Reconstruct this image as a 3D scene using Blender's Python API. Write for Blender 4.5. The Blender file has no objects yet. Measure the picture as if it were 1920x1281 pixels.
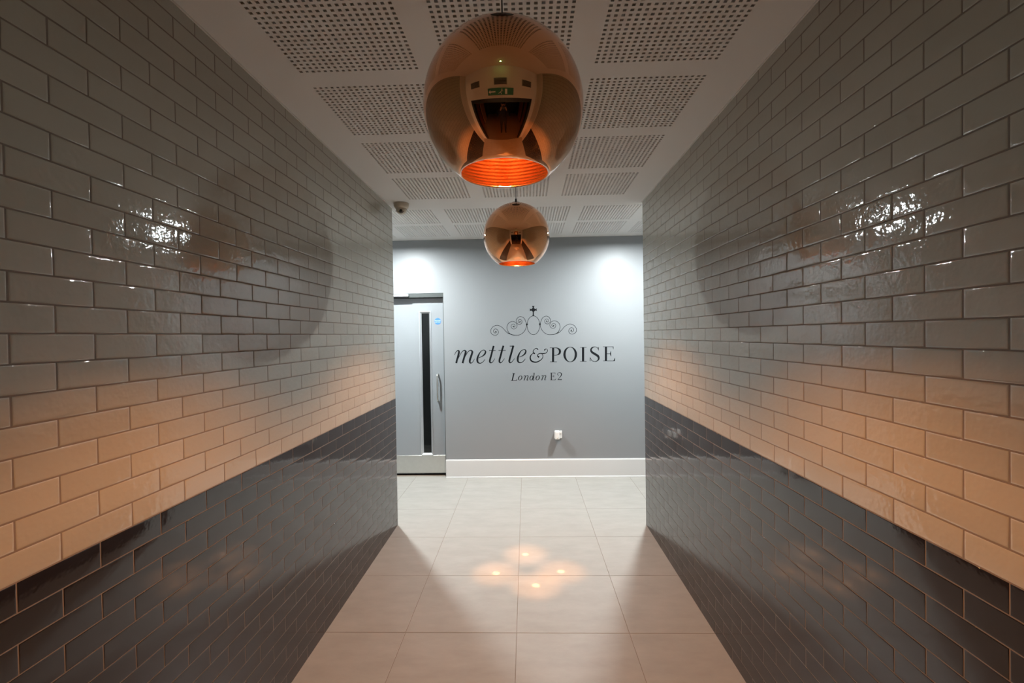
import bpy, bmesh, math, random
from mathutils import Matrix, Vector
import numpy as np
R_ = math.radians
SC = bpy.context.scene
COL = SC.collection
rnd = random.Random(7)

# ------------------------------------------------------------------ camera, world, exposure
# room frame: camera stands at x=0, y=0; +y runs down the corridor, z up, floor at z=0
EYE = 1.6028
cam_d = bpy.data.cameras.new('view')
cam_d.sensor_width = 36.0
cam_d.lens = 883.17 / 1920 * 36.0
cam_d.clip_start = 0.02
cam = bpy.data.objects.new('view', cam_d)
COL.objects.link(cam)
yaw, pitch, roll = R_(-1.7174), R_(-0.7651), R_(-0.8944)
_f = Vector((math.sin(yaw) * math.cos(pitch), math.cos(yaw) * math.cos(pitch), math.sin(pitch)))
_r0 = Vector((math.cos(yaw), -math.sin(yaw), 0))
_u0 = _r0.cross(_f)
_r = _r0 * math.cos(roll) + _u0 * math.sin(roll)
_u = _u0 * math.cos(roll) - _r0 * math.sin(roll)
_m = Matrix((_r, _u, -_f)).transposed().to_4x4()
_m.translation = (0, 0, EYE)
cam.matrix_world = _m
SC.camera = cam

world = bpy.data.worlds.new('night')
SC.world = world
world.use_nodes = True
world.node_tree.nodes['Background'].inputs[0].default_value = (0, 0, 0, 1)
world.node_tree.nodes['Background'].inputs[1].default_value = 0
SC.view_settings.view_transform = 'Standard'
SC.view_settings.look = 'None'
SC.view_settings.gamma = 1
SC.view_settings.exposure = 0.0
SC.view_settings.use_curve_mapping = False
CY = SC.cycles
CY.max_bounces = 10
CY.diffuse_bounces = 2
CY.glossy_bounces = 6
CY.transmission_bounces = 6
CY.caustics_reflective = True
CY.blur_glossy = 0.3
CY.sample_clamp_indirect = 3.0
CY.sample_clamp_direct = 0.0
CY.use_denoising = True

# strengths of the lamps the place has
LOBBY_STRENGTH = 6600.0      # two cool ceiling lamps in the lobby (radiance of the diffusers)
BULB_STRENGTH = 7900.0        # the warm bulb in each copper globe
LOBBY_COLOR = (0.93, 1.0, 1.02)
BULB_COLOR = (1.0, 0.40, 0.125)

# ------------------------------------------------------------------ measured plan (metres)
XL, XR = -1.116, 0.979       # tiled wall faces
YB = 0.50                    # tiled walls begin
EL, ER = 3.965, 3.947        # tiled walls end
H = 2.6913                   # ceiling
D = 5.3015                   # far wall
LX0, LX1 = -3.0, 2.9       # lobby sides
YEND = 0.22                  # end wall behind the tiles, with the doorway

# ------------------------------------------------------------------ helpers
def mesh_obj(name, verts, faces, mat, parent=None, smooth=False, mat_ids=None):
    me = bpy.data.meshes.new(name)
    me.from_pydata([tuple(v) for v in verts], [], faces)
    for m in (mat if isinstance(mat, (list, tuple)) else [mat]):
        me.materials.append(m)
    if mat_ids:
        for p, i in zip(me.polygons, mat_ids):
            p.material_index = i
    if smooth:
        for p in me.polygons:
            p.use_smooth = True
    me.update()
    return link(name, me, parent)

def link(name, me, parent=None):
    o = bpy.data.objects.new(name, me)
    COL.objects.link(o)
    if parent is not None:
        o.parent = parent
    return o

def bm_obj(name, bm, mat, parent=None, smooth=False):
    bmesh.ops.recalc_face_normals(bm, faces=bm.faces[:])
    me = bpy.data.meshes.new(name)
    bm.to_mesh(me)
    bm.free()
    for m in (mat if isinstance(mat, (list, tuple)) else [mat]):
        me.materials.append(m)
    if smooth:
        for p in me.polygons:
            p.use_smooth = True
    return link(name, me, parent)

def add_box(bm, x0, x1, y0, y1, z0, z1, bevel=0.0, seg=1):
    vs = [bm.verts.new((x, y, z)) for x in (x0, x1) for y in (y0, y1) for z in (z0, z1)]
    idx = [(0, 1, 3, 2), (4, 6, 7, 5), (0, 4, 5, 1), (2, 3, 7, 6), (0, 2, 6, 4), (1, 5, 7, 3)]
    fs = [bm.faces.new([vs[i] for i in f]) for f in idx]
    if bevel > 0:
        es = list({e for f in fs for e in f.edges})
        bmesh.ops.bevel(bm, geom=es, offset=bevel, segments=seg, profile=0.6, affect='EDGES')

def box(name, x0, x1, y0, y1, z0, z1, mat, parent=None, bevel=0.0, seg=1):
    bm = bmesh.new()
    add_box(bm, x0, x1, y0, y1, z0, z1, bevel, seg)
    return bm_obj(name, bm, mat, parent)

def add_lathe(bm, prof, n=48, c=(0, 0, 0), axis='Z', closed=False):
    rings = []
    for r, z in prof:
        ring = []
        for i in range(n):
            a = 2 * math.pi * i / n
            if axis == 'Z':
                p = (c[0] + r * math.cos(a), c[1] + r * math.sin(a), c[2] + z)
            else:
                p = (c[0] + r * math.cos(a), c[1] + z, c[2] + r * math.sin(a))
            ring.append(bm.verts.new(p))
        rings.append(ring)
    out = []
    for a, b in zip(rings, rings[1:]):
        for i in range(n):
            j = (i + 1) % n
            out.append(bm.faces.new((a[i], a[j], b[j], b[i])))
    if closed:
        bm.faces.new(rings[0])
        bm.faces.new(rings[-1])
    return out

def add_tube(bm, pts, r, n=10):
    pts = [Vector(p) for p in pts]
    prev = None
    up = None
    rings = []
    for i, p in enumerate(pts):
        t = (pts[min(i + 1, len(pts) - 1)] - pts[max(i - 1, 0)]).normalized()
        if up is None:
            up = Vector((0, 0, 1)) if abs(t.z) < 0.9 else Vector((1, 0, 0))
        s = t.cross(up).normalized()
        up = s.cross(t).normalized()
        rr = r[i] if isinstance(r, (list, tuple)) else r
        rings.append([bm.verts.new(p + (s * math.cos(2 * math.pi * k / n) + up * math.sin(2 * math.pi * k / n)) * rr) for k in range(n)])
    for a, b in zip(rings, rings[1:]):
        for k in range(n):
            j = (k + 1) % n
            bm.faces.new((a[k], a[j], b[j], b[k]))
    bm.faces.new(rings[0])
    bm.faces.new(rings[-1])

def empty(name, loc=(0, 0, 0), parent=None):
    o = bpy.data.objects.new(name, None)
    COL.objects.link(o)
    o.location = loc
    o.empty_display_size = 0.05
    if parent is not None:
        o.parent = parent
    return o

def tag(o, label=None, cat=None, group=None, kind=None):
    if label: o['label'] = label
    if cat: o['category'] = cat
    if group: o['group'] = group
    if kind: o['kind'] = kind
    return o

def cutout_faces(us, vs, cuts):
    """grid of cells over the sorted cut lines, without the cells that fall in a cut-out"""
    us = sorted({round(u, 5) for u in us}); vs = sorted({round(v, 5) for v in vs})
    verts = {}; V = []; F = []
    def vid(u, v):
        if (u, v) not in verts:
            verts[(u, v)] = len(V); V.append((u, v))
        return verts[(u, v)]
    for a, b in zip(us, us[1:]):
        for c, d in zip(vs, vs[1:]):
            mu, mv = (a + b) / 2, (c + d) / 2
            if any(x0 < mu < x1 and y0 < mv < y1 for x0, x1, y0, y1 in cuts):
                continue
            F.append((vid(a, c), vid(b, c), vid(b, d), vid(a, d)))
    return V, F

# ------------------------------------------------------------------ materials
def mat(name):
    m = bpy.data.materials.new(name)
    m.use_nodes = True
    nt = m.node_tree
    return m, nt, nt.nodes['Principled BSDF']

def N(nt, t, **kw):
    n = nt.nodes.new(t)
    for k, v in kw.items():
        setattr(n, k, v)
    return n

def plain(name, col, rough=0.5, metal=0.0, noise=0.0, scale=8.0, bump=0.0, coat=0.0, spec=0.5):
    m, nt, b = mat(name)
    b.inputs['Roughness'].default_value = rough
    b.inputs['Metallic'].default_value = metal
    b.inputs['Coat Weight'].default_value = coat
    b.inputs['Coat Roughness'].default_value = 0.02
    b.inputs['Specular IOR Level'].default_value = spec
    tc = N(nt, 'ShaderNodeTexCoord')
    nz = N(nt, 'ShaderNodeTexNoise')
    nz.inputs['Scale'].default_value = scale
    nz.inputs['Detail'].default_value = 4
    nt.links.new(tc.outputs['Object'], nz.inputs['Vector'])
    mx = N(nt, 'ShaderNodeMix', data_type='RGBA')
    mx.inputs[6].default_value = tuple(c * (1 - noise) for c in col) + (1,)
    mx.inputs[7].default_value = tuple(min(1, c * (1 + noise)) for c in col) + (1,)
    nt.links.new(nz.outputs['Fac'], mx.inputs[0])
    nt.links.new(mx.outputs[2], b.inputs['Base Color'])
    if bump:
        bp = N(nt, 'ShaderNodeBump')
        bp.inputs['Strength'].default_value = bump
        bp.inputs['Distance'].default_value = 0.002
        nt.links.new(nz.outputs['Fac'], bp.inputs['Height'])
        nt.links.new(bp.outputs['Normal'], b.inputs['Normal'])
    return m

def glazed(name, col, vary, rough, wave, coat=0.0, spec=0.5, ior=1.5):
    """hand-glazed ceramic: slight tone change from tile to tile, wavy glossy surface"""
    m, nt, b = mat(name)
    b.inputs['Roughness'].default_value = rough
    b.inputs['Specular IOR Level'].default_value = spec
    b.inputs['Coat Weight'].default_value = coat
    b.inputs['IOR'].default_value = ior
    oi = N(nt, 'ShaderNodeObjectInfo')
    geo = N(nt, 'ShaderNodeNewGeometry')
    mx = N(nt, 'ShaderNodeMix', data_type='RGBA')
    mx.inputs[6].default_value = tuple(c * (1 - vary) for c in col) + (1,)
    mx.inputs[7].default_value = tuple(c * (1 + vary) for c in col) + (1,)
    nt.links.new(oi.outputs['Random'], mx.inputs[0])
    nt.links.new(mx.outputs[2], b.inputs['Base Color'])
    n1 = N(nt, 'ShaderNodeTexNoise')
    n1.inputs['Scale'].default_value = 14.0
    n1.inputs['Detail'].default_value = 2.0
    n1.inputs['Roughness'].default_value = 0.45
    n2 = N(nt, 'ShaderNodeTexNoise')
    n2.inputs['Scale'].default_value = 60.0
    n2.inputs['Detail'].default_value = 1.0
    # shift the pattern per tile so that waves do not run on across the joints
    add = N(nt, 'ShaderNodeVectorMath', operation='ADD')
    cmb = N(nt, 'ShaderNodeVectorMath', operation='SCALE')
    cmb.inputs[0].default_value = (13.0, 7.0, 5.0)
    nt.links.new(oi.outputs['Random'], cmb.inputs['Scale'])
    nt.links.new(geo.outputs['Position'], add.inputs[0])
    nt.links.new(cmb.outputs[0], add.inputs[1])
    nt.links.new(add.outputs[0], n1.inputs['Vector'])
    nt.links.new(add.outputs[0], n2.inputs['Vector'])
    ma = N(nt, 'ShaderNodeMath', operation='MULTIPLY_ADD')
    ma.inputs[1].default_value = 0.5
    nt.links.new(n2.outputs['Fac'], ma.inputs[0])
    nt.links.new(n1.outputs['Fac'], ma.inputs[2])
    bp = N(nt, 'ShaderNodeBump')
    bp.inputs['Strength'].default_value = 1.0
    bp.inputs['Distance'].default_value = wave
    nt.links.new(ma.outputs[0], bp.inputs['Height'])
    nt.links.new(bp.outputs['Normal'], b.inputs['Normal'])
    return m

M = {}
M['cream'] = glazed('cream_glaze', (0.435, 0.422, 0.368), 0.045, 0.05, 0.0014, ior=1.6)
M['charcoal'] = glazed('charcoal_glaze', (0.014, 0.0112, 0.0135), 0.045, 0.08, 0.00030, ior=1.62)
M['grout'] = plain('grout', (0.205, 0.172, 0.145), 0.9, noise=0.12, scale=40)
M['white_paint'] = plain('white_paint', (0.72, 0.71, 0.68), 0.6, noise=0.015, scale=3, bump=0.05)
M['ceiling'] = plain('ceiling_paint', (0.78, 0.77, 0.74), 0.75, noise=0.01, scale=3)
M['void'] = plain('ceiling_void', (0.05, 0.045, 0.038), 0.95, noise=0.1)
M['grey_paint'] = plain('grey_wall_paint', (0.245, 0.255, 0.262), 0.42, noise=0.012, scale=5, bump=0.04)
M['gloss_white'] = plain('white_gloss', (0.62, 0.63, 0.62), 0.25, noise=0.01)
M['door'] = plain('grey_door', (0.265, 0.282, 0.293), 0.33, noise=0.02, scale=3)
M['frame'] = plain('dark_frame', (0.055, 0.063, 0.06), 0.5, noise=0.05, spec=0.3)
M['steel'] = plain('brushed_steel', (0.72, 0.72, 0.69), 0.38, metal=1.0, noise=0.05, scale=30)
M['alu'] = plain('satin_aluminium', (0.72, 0.74, 0.76), 0.3, metal=0.7, noise=0.03)
M['black'] = plain('black_plastic', (0.012, 0.012, 0.013), 0.35, noise=0.1)
M['vinyl'] = plain('black_vinyl', (0.006, 0.007, 0.009), 0.6, noise=0.1, spec=0.15)
M['white_plastic'] = plain('white_plastic', (0.82, 0.82, 0.79), 0.3, noise=0.01)
M['ivory'] = plain('ivory_plastic', (0.62, 0.57, 0.47), 0.4, noise=0.02)
M['blue'] = plain('blue_sign', (0.06, 0.22, 0.72), 0.35, noise=0.02)
M['green'] = plain('green_sign', (0.01, 0.16, 0.07), 0.35, noise=0.02)
M['white_print'] = plain('white_print', (0.85, 0.87, 0.9), 0.4, noise=0.01)
M['vent'] = plain('grey_vent', (0.32, 0.29, 0.27), 0.5, noise=0.02)
M['dark_room'] = plain('dark_hall', (0.02, 0.018, 0.017), 0.6, noise=0.1)
M['wood'] = plain('warm_wood', (0.34, 0.15, 0.05), 0.45, noise=0.25, scale=6)
M['mat'] = plain('coir_mat', (0.16, 0.12, 0.09), 0.95, noise=0.3, scale=60)

def floor_mat():
    m, nt, b = mat('porcelain_floor')
    oi = N(nt, 'ShaderNodeObjectInfo')
    geo = N(nt, 'ShaderNodeNewGeometry')
    sc = N(nt, 'ShaderNodeVectorMath', operation='SCALE')
    sc.inputs[0].default_value = (31.0, 17.0, 0.0)
    nt.links.new(oi.outputs['Random'], sc.inputs['Scale'])
    add = N(nt, 'ShaderNodeVectorMath', operation='ADD')
    nt.links.new(geo.outputs['Position'], add.inputs[0])
    nt.links.new(sc.outputs[0], add.inputs[1])
    mp = N(nt, 'ShaderNodeMapping')
    mp.inputs['Scale'].default_value = (1.0, 2.2, 1.0)
    nt.links.new(add.outputs[0], mp.inputs['Vector'])
    n1 = N(nt, 'ShaderNodeTexNoise')
    n1.inputs['Scale'].default_value = 4.5
    n1.inputs['Detail'].default_value = 6
    n1.inputs['Roughness'].default_value = 0.62
    nt.links.new(mp.outputs[0], n1.inputs['Vector'])
    n2 = N(nt, 'ShaderNodeTexNoise')
    n2.inputs['Scale'].default_value = 70
    n2.inputs['Detail'].default_value = 3
    nt.links.new(mp.outputs[0], n2.inputs['Vector'])
    cr = N(nt, 'ShaderNodeValToRGB')
    cr.color_ramp.elements[0].position = 0.32
    cr.color_ramp.elements[0].color = (0.32, 0.312, 0.282, 1)
    cr.color_ramp.elements[1].position = 0.66
    cr.color_ramp.elements[1].color = (0.37, 0.362, 0.332, 1)
    nt.links.new(n1.outputs['Fac'], cr.inputs[0])
    nt.links.new(cr.outputs[0], b.inputs['Base Color'])
    b.inputs['Roughness'].default_value = 0.42
    bp = N(nt, 'ShaderNodeBump')
    bp.inputs['Strength'].default_value = 0.15
    bp.inputs['Distance'].default_value = 0.001
    nt.links.new(n2.outputs['Fac'], bp.inputs['Height'])
    nt.links.new(bp.outputs['Normal'], b.inputs['Normal'])
    return m
M['floor'] = floor_mat()
M['floor_grout'] = plain('floor_grout', (0.22, 0.18, 0.14), 0.9, noise=0.1, scale=30)

def copper(name, rough, ribs):
    m, nt, b = mat(name)
    b.inputs['Metallic'].default_value = 1.0
    b.inputs['Base Color'].default_value = (0.98, 0.44, 0.17, 1) if not ribs else (0.95, 0.61, 0.37, 1)
    b.inputs['Roughness'].default_value = rough
    if not ribs:
        b.inputs['Coat Weight'].default_value = 0.5
        b.inputs['Coat Roughness'].default_value = 0.01
        b.inputs['Coat IOR'].default_value = 1.5
    tc = N(nt, 'ShaderNodeTexCoord')
    if ribs:
        wv = N(nt, 'ShaderNodeTexWave', wave_type='BANDS', bands_direction='Z')
        wv.inputs['Scale'].default_value = 22.0
        wv.inputs['Distortion'].default_value = 1.5
        wv.inputs['Detail'].default_value = 2.0
        wv.inputs['Detail Scale'].default_value = 1.5
        nt.links.new(tc.outputs['Object'], wv.inputs['Vector'])
        bp = N(nt, 'ShaderNodeBump')
        bp.inputs['Strength'].default_value = 0.6
        bp.inputs['Distance'].default_value = 0.003
        nt.links.new(wv.outputs['Fac'], bp.inputs['Height'])
        nt.links.new(bp.outputs['Normal'], b.inputs['Normal'])
    return m
M['copper'] = copper('mirror_copper', 0.015, False)
M['copper_in'] = copper('ribbed_copper_lining', 0.10, True)

def emit(name, col, s):
    m, nt, b = mat(name)
    b.inputs['Base Color'].default_value = (0.8, 0.8, 0.8, 1)
    b.inputs['Emission Color'].default_value = tuple(col) + (1,)
    b.inputs['Emission Strength'].default_value = s
    return m
M['bulb'] = emit('bulb_glow', BULB_COLOR, BULB_STRENGTH)
M['lobby_lamp'] = emit('lobby_diffuser', LOBBY_COLOR, LOBBY_STRENGTH)
M['led'] = emit('green_led', (0.25, 1.0, 0.35), 70.0)

def glass_mat():
    m, nt, b = mat('vision_glass')
    b.inputs['Base Color'].default_value = (0.75, 0.8, 0.82, 1)
    b.inputs['Roughness'].default_value = 0.02
    b.inputs['Transmission Weight'].default_value = 1.0
    b.inputs['IOR'].default_value = 1.38
    return m
M['glass'] = glass_mat()

# ------------------------------------------------------------------ floor
FX, FY, FP = -0.0746, 2.5128, 0.603
floor = box('floor', LX0 - 0.2, LX1 + 0.2, -2.4, D + 0.12, -0.12, -0.0015, M['floor_grout'])
tag(floor, kind='structure')
_cache = {}
def slab_tile(w, l, mat_, t=0.010, bev=0.0012):
    key = ('slab', round(w, 4), round(l, 4), mat_.name)
    if key not in _cache:
        bm = bmesh.new()
        x, y = w / 2, l / 2
        rings = []
        for ins, z in ((0, -t), (0, -bev), (bev, 0)):
            rings.append([bm.verts.new((sx * (x - ins), sy * (y - ins), z)) for sx, sy in ((-1, -1), (1, -1), (1, 1), (-1, 1))])
        for a, b in zip(rings, rings[1:]):
            for i in range(4):
                bm.faces.new((a[i], a[(i + 1) % 4], b[(i + 1) % 4], b[i]))
        bm.faces.new(rings[-1])
        bm.faces.new(list(reversed(rings[0])))
        me = bpy.data.meshes.new('floor_tile')
        bm.to_mesh(me); bm.free()
        me.materials.append(mat_)
        _cache[key] = me
    return _cache[key]

for i in range(-6, 7):
    for j in range(-5, 6):
        x0, x1 = FX + i * FP + 0.0012, FX + (i + 1) * FP - 0.0012
        y0, y1 = FY + j * FP + 0.0012, FY + (j + 1) * FP - 0.0012
        y1 = min(y1, D + 0.05)
        mid = (y0 + y1) / 2
        if y1 < EL + 0.0 or mid < 3.5:
            x0, x1 = max(x0, XL - 0.02), min(x1, XR + 0.02)
        else:
            x0, x1 = max(x0, LX0), min(x1, LX1)
        y0 = max(y0, YEND)
        if x1 - x0 < 0.02 or y1 - y0 < 0.02:
            continue
        o = link('floor_tile', slab_tile(x1 - x0, y1 - y0, M['floor']), floor)
        o.location = ((x0 + x1) / 2, (y0 + y1) / 2, rnd.uniform(-0.0002, 0.0002))

# ------------------------------------------------------------------ tiled walls
TL, TH = 0.2027, 0.0678            # tile pitch along and up, joint included
JT = 0.0028                        # joint
def wall_tile_mesh(w, h, m):
    """front face towards +Y, pillowed glazed edge; 34 triangles"""
    key = (round(w, 4), round(h, 4), m.name)
    if key in _cache:
        return _cache[key]
    V, F = [], []
    if m is M['cream']:
        rings = [(0, -0.009), (0, -0.0014), (0.0007, -0.0006), (0.0026, -0.00014), (0.0060, 0.0)]
    else:
        rings = [(0, -0.009), (0, -0.0008), (0.0003, -0.0003), (0.0009, -0.00005), (0.0022, 0.0)]
    for ins, d in rings:
        for sx, sz in ((1, -1), (-1, -1), (-1, 1), (1, 1)):
            V.append((sx * (w / 2 - ins), d, sz * (h / 2 - ins)))
    for r in range(len(rings) - 1):
        for i in range(4):
            a, b = r * 4 + i, r * 4 + (i + 1) % 4
            F.append((a, b, b + 4, a + 4))
    n = (len(rings) - 1) * 4
    F.append((n, n + 1, n + 2, n + 3))
    me = bpy.data.meshes.new('wall_tile')
    me.from_pydata(V, [], F)
    me.materials.append(m)
    for p in me.polygons:
        p.use_smooth = True
    me.update()
    _cache[key] = me
    return me

def tiled_wall(name, X, y_end, y_joint, even_is_joint, side, thick):
    """side: +1 when the face looks to +x (left wall), -1 when it looks to -x"""
    back0, back1 = (X - thick, X - 0.0007) if side > 0 else (X + 0.0007, X + thick)
    w = box(name, back0, back1, YB, y_end, 0, H, M['grout'])
    tag(w, kind='structure')
    zb = 16 * TH - 0.0022          # top of the dark dado
    rot = -math.pi / 2 if side > 0 else math.pi / 2
    pieces = {'cream_tile': [], 'charcoal_tile': []}
    for k in range(-16, 24):
        z0 = zb + k * TH
        z1 = z0 + TH - JT
        z0 = max(z0, 0.001)
        z1 = min(z1, H - 0.001)
        if z1 - z0 < 0.012:
            continue
        off = y_joint if ((k % 2 == 0) == even_is_joint) else y_joint + TL / 2
        n0 = math.floor((YB - off) / TL)
        y = off + n0 * TL
        while y < y_end:
            a, b = max(y + JT / 2, YB + 0.0005), min(y + TL - JT / 2, y_end - 0.0005)
            if b - a > 0.012:
                pieces['cream_tile' if k >= 0 else 'charcoal_tile'].append((a, b, z0, z1))
            y += TL
    for kind, m in (('cream_tile', M['cream']), ('charcoal_tile', M['charcoal'])):
        def rank(p):
            yc, zc = (p[0] + p[1]) / 2, (p[2] + p[3]) / 2
            seen = p[1] > 1.02 and abs(zc - EYE) < 0.76 * p[1] + 0.03
            return yc if seen else 100 + yc
        lst = sorted(pieces[kind], key=rank)
        single = [p for p in lst if rank(p) < 100][:300]
        rest = lst[len(single):]
        RV, RF = [], []
        for i, (a, b, z0, z1) in enumerate(single + rest):
            me = wall_tile_mesh(b - a, z1 - z0, m)
            mw = (Matrix.Translation((X + side * rnd.uniform(-0.0001, 0.0001), (a + b) / 2, (z0 + z1) / 2))
                  @ Matrix.Rotation(rot, 4, 'Z') @ Matrix.Rotation(R_(rnd.gauss(0, 0.06 if m is M['cream'] else 0.02)), 4, 'X') @ Matrix.Rotation(R_(rnd.gauss(0, 0.04 if m is M['cream'] else 0.012)), 4, 'Z'))
            if i < len(single):
                o = link(kind, me, w)
                o.matrix_world = mw
            else:
                n = len(RV)
                RV += [mw @ v.co for v in me.vertices]
                RF += [tuple(n + q for q in p.vertices) for p in me.polygons]
        if RV:
            o = mesh_obj(kind + '_field', RV, RF, m, w, smooth=True)
            o['kind'] = 'stuff'
    return w

wall_left = tiled_wall('wall_left', XL, EL, 1.1873, False, +1, 0.16)
wall_right = tiled_wall('wall_right', XR, ER, 1.0861, True, -1, 0.16)
# thin sealant line where the tiles meet the ceiling
tag(box('trim_1', XL, XL + 0.006, YB, EL, H - 0.005, H, M['white_paint']), kind='structure')
tag(box('trim_2', XR - 0.006, XR, YB, ER, H - 0.005, H, M['white_paint']), kind='structure')

# ------------------------------------------------------------------ lobby shell
# return walls behind the tiled walls, lobby sides
tag(box('wall_lobby_return_left', LX0, XL - 0.16, EL - 0.14, EL - 0.005, 0, H, M['grey_paint']), kind='structure')
tag(box('wall_lobby_return_right', XR + 0.16, LX1, ER - 0.14, ER - 0.005, 0, H, M['grey_paint']), kind='structure')
tag(box('wall_lobby_left', LX0 - 0.12, LX0, EL - 0.14, D + 0.12, 0, H, M['grey_paint']), kind='structure')
tag(box('wall_lobby_right', LX1, LX1 + 0.12, ER - 0.14, D + 0.12, 0, H, M['grey_paint']), kind='structure')
DX0, DX1, DZ1 = -1.885, -0.928, 2.093     # door opening in the far wall
V, F = cutout_faces([LX0, DX0, DX1, LX1], [0, DZ1, H], [(DX0, DX1, 0, DZ1)])
bm = bmesh.new()
vs = [bm.verts.new((u, D, v)) for u, v in V]
for f in F:
    bm.faces.new([vs[i] for i in f])
bmesh.ops.recalc_face_normals(bm, faces=bm.faces[:])
ext = bmesh.ops.extrude_face_region(bm, geom=bm.faces[:])
bmesh.ops.translate(bm, verts=[g for g in ext['geom'] if isinstance(g, bmesh.types.BMVert)], vec=(0, 0.12, 0))
wall_back = bm_obj('wall_back', bm, M['grey_paint'])
tag(wall_back, kind='structure')
# skirting: plain board, chamfered top, small quadrant bead at the floor
bm = bmesh.new()
prof = [(0, 0.0), (-0.030, 0.0), (-0.030, 0.006), (-0.026, 0.012), (-0.020, 0.014), (-0.020, 0.192), (-0.014, 0.203), (0, 0.204)]
rows = []
for x in (DX1 + 0.001, LX1):
    rows.append([bm.verts.new((x, D + y, z)) for y, z in prof])
for i in range(len(prof)):
    j = (i + 1) % len(prof)
    bm.faces.new((rows[0][i], rows[0][j], rows[1][j], rows[1][i]))
bm.faces.new(rows[0]); bm.faces.new(list(reversed(rows[1])))
tag(bm_obj('baseboard_back', bm, M['gloss_white']), kind='structure')
# the room behind the door
tag(box('wall_store_back', -2.6, -0.4, D + 1.6, D + 1.7, 0, H, M['dark_room']), kind='structure')

# ------------------------------------------------------------------ ceiling with perforated fields (square holes, 25 mm apart)
PITCH, HOLE, NH = 0.025, 0.0122, 20
fields = []
for x in (-0.902, -0.301, 0.299):
    for y in (0.837, 1.437, 2.039, 2.637, 3.237):
        fields.append((x, y))
for k in range(-6, 5):
    for y in (4.045, 4.630):
        x = 0.516 + 0.6 * k
        if x - 0.02 > LX0 and x + 0.5 < LX1:
            fields.append((x, y))
E2 = PITCH / 2
cuts = [(x - E2, x + 19 * PITCH + E2, y - E2, y + 19 * PITCH + E2) for x, y in fields]
def ceiling_part(x0, x1, y0, y1):
    cs = [c for c in cuts if c[0] > x0 - 0.01 and c[1] < x1 + 0.01 and c[2] > y0 - 0.01 and c[3] < y1 + 0.01]
    us = [x0, x1] + [c[0] for c in cs] + [c[1] for c in cs]
    vs = [y0, y1] + [c[2] for c in cs] + [c[3] for c in cs]
    V, F = cutout_faces(us, vs, [tuple(round(q, 5) for q in c) for c in cs])
    return V, F
V1, F1 = ceiling_part(XL - 0.16, XR + 0.16, 0.0, 3.85)
V2, F2 = ceiling_part(LX0 - 0.12, LX1 + 0.12, 3.85, D + 0.12)
TC = 0.0125
bm = bmesh.new()
for V, F in ((V1, F1), (V2, F2)):
    vs = [bm.verts.new((u, v, H)) for u, v in V]
    for f in F:
        bm.faces.new([vs[i] for i in reversed(f)])
ext = bmesh.ops.extrude_face_region(bm, geom=bm.faces[:])
bmesh.ops.translate(bm, verts=[g for g in ext['geom'] if isinstance(g, bmesh.types.BMVert)], vec=(0, 0, TC))
ceiling = bm_obj('ceiling', bm, M['ceiling'])
tag(ceiling, kind='structure')
tag(box('acoustic_backing', LX0 - 0.12, LX1 + 0.12, 0.0, D + 0.12, H + 0.05, H + 0.08, M['void'], ceiling))
def perforated():
    lines = [-E2]
    for i in range(NH):
        lines += [i * PITCH - HOLE / 2, i * PITCH + HOLE / 2]
    lines.append((NH - 1) * PITCH + E2)
    n = len(lines)
    V = [(x, y, 0) for y in lines for x in lines] + [(x, y, TC) for y in lines for x in lines]
    F, ids = [], []
    o = n * n
    for j in range(n - 1):
        for i in range(n - 1):
            a, b, c, d = j * n + i, j * n + i + 1, (j + 1) * n + i + 1, (j + 1) * n + i
            if i % 2 == 1 and j % 2 == 1:
                for p, q in ((a, b), (b, c), (c, d), (d, a)):
                    F.append((p, q, q + o, p + o))
            else:
                F.append((a, d, c, b))
    me = bpy.data.meshes.new('perforated_panel')
    me.from_pydata(V, [], F)
    me.materials.append(M['ceiling'])
    me.update()
    return me
pme = perforated()
for x, y in fields:
    o = link('perforated_panel', pme, ceiling)
    o.location = (x, y, H)

# ------------------------------------------------------------------ behind the camera: white portal, end wall with a dark doorway
tag(box('trim_3', XL - 0.16, XL + 0.004, 0.40, YB, 0, H, M['white_paint']), kind='structure')
tag(box('trim_4', XR - 0.004, XR + 0.16, 0.40, YB, 0, H, M['white_paint']), kind='structure')
tag(box('wall_recess_left', XL - 0.16, XL - 0.03, YEND, 0.40, 0, H, M['white_paint']), kind='structure')
tag(box('wall_recess_right', XR + 0.03, XR + 0.16, YEND, 0.40, 0, H, M['white_paint']), kind='structure')
OX0, OX1, OZ = -0.98, 0.84, 1.96
bm = bmesh.new()
add_box(bm, XL - 0.16, OX0, YEND - 0.12, YEND, 0, H)
add_box(bm, OX1, XR + 0.16, YEND - 0.12, YEND, 0, H)
add_box(bm, OX0, OX1, YEND - 0.12, YEND, OZ, H)
tag(bm_obj('wall_front', bm, M['white_paint']), kind='structure')
bm = bmesh.new()
add_box(bm, OX0, OX0 + 0.09, YEND - 0.10, YEND + 0.004, 0, OZ, 0.004)
add_box(bm, OX1 - 0.09, OX1, YEND - 0.10, YEND + 0.004, 0, OZ, 0.004)
add_box(bm, OX0 + 0.09, OX1 - 0.09, YEND - 0.10, YEND + 0.004, OZ - 0.10, OZ, 0.004)
tag(bm_obj('door_2', bm, M['black']), kind='structure')
tag(box('wall_hall_left', -1.5, -1.4, -2.3, YEND - 0.12, 0, 2.4, M['dark_room']), kind='structure')
tag(box('wall_hall_right', 1.3, 1.4, -2.3, YEND - 0.12, 0, 2.4, M['dark_room']), kind='structure')
tag(box('wall_hall_back', -1.5, 1.4, -2.4, -2.3, 0, 2.4, M['dark_room']), kind='structure')
tag(box('ceiling_hall', -1.5, 1.4, -2.4, YEND - 0.12, 2.4, 2.5, M['dark_room']), kind='structure')
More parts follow.
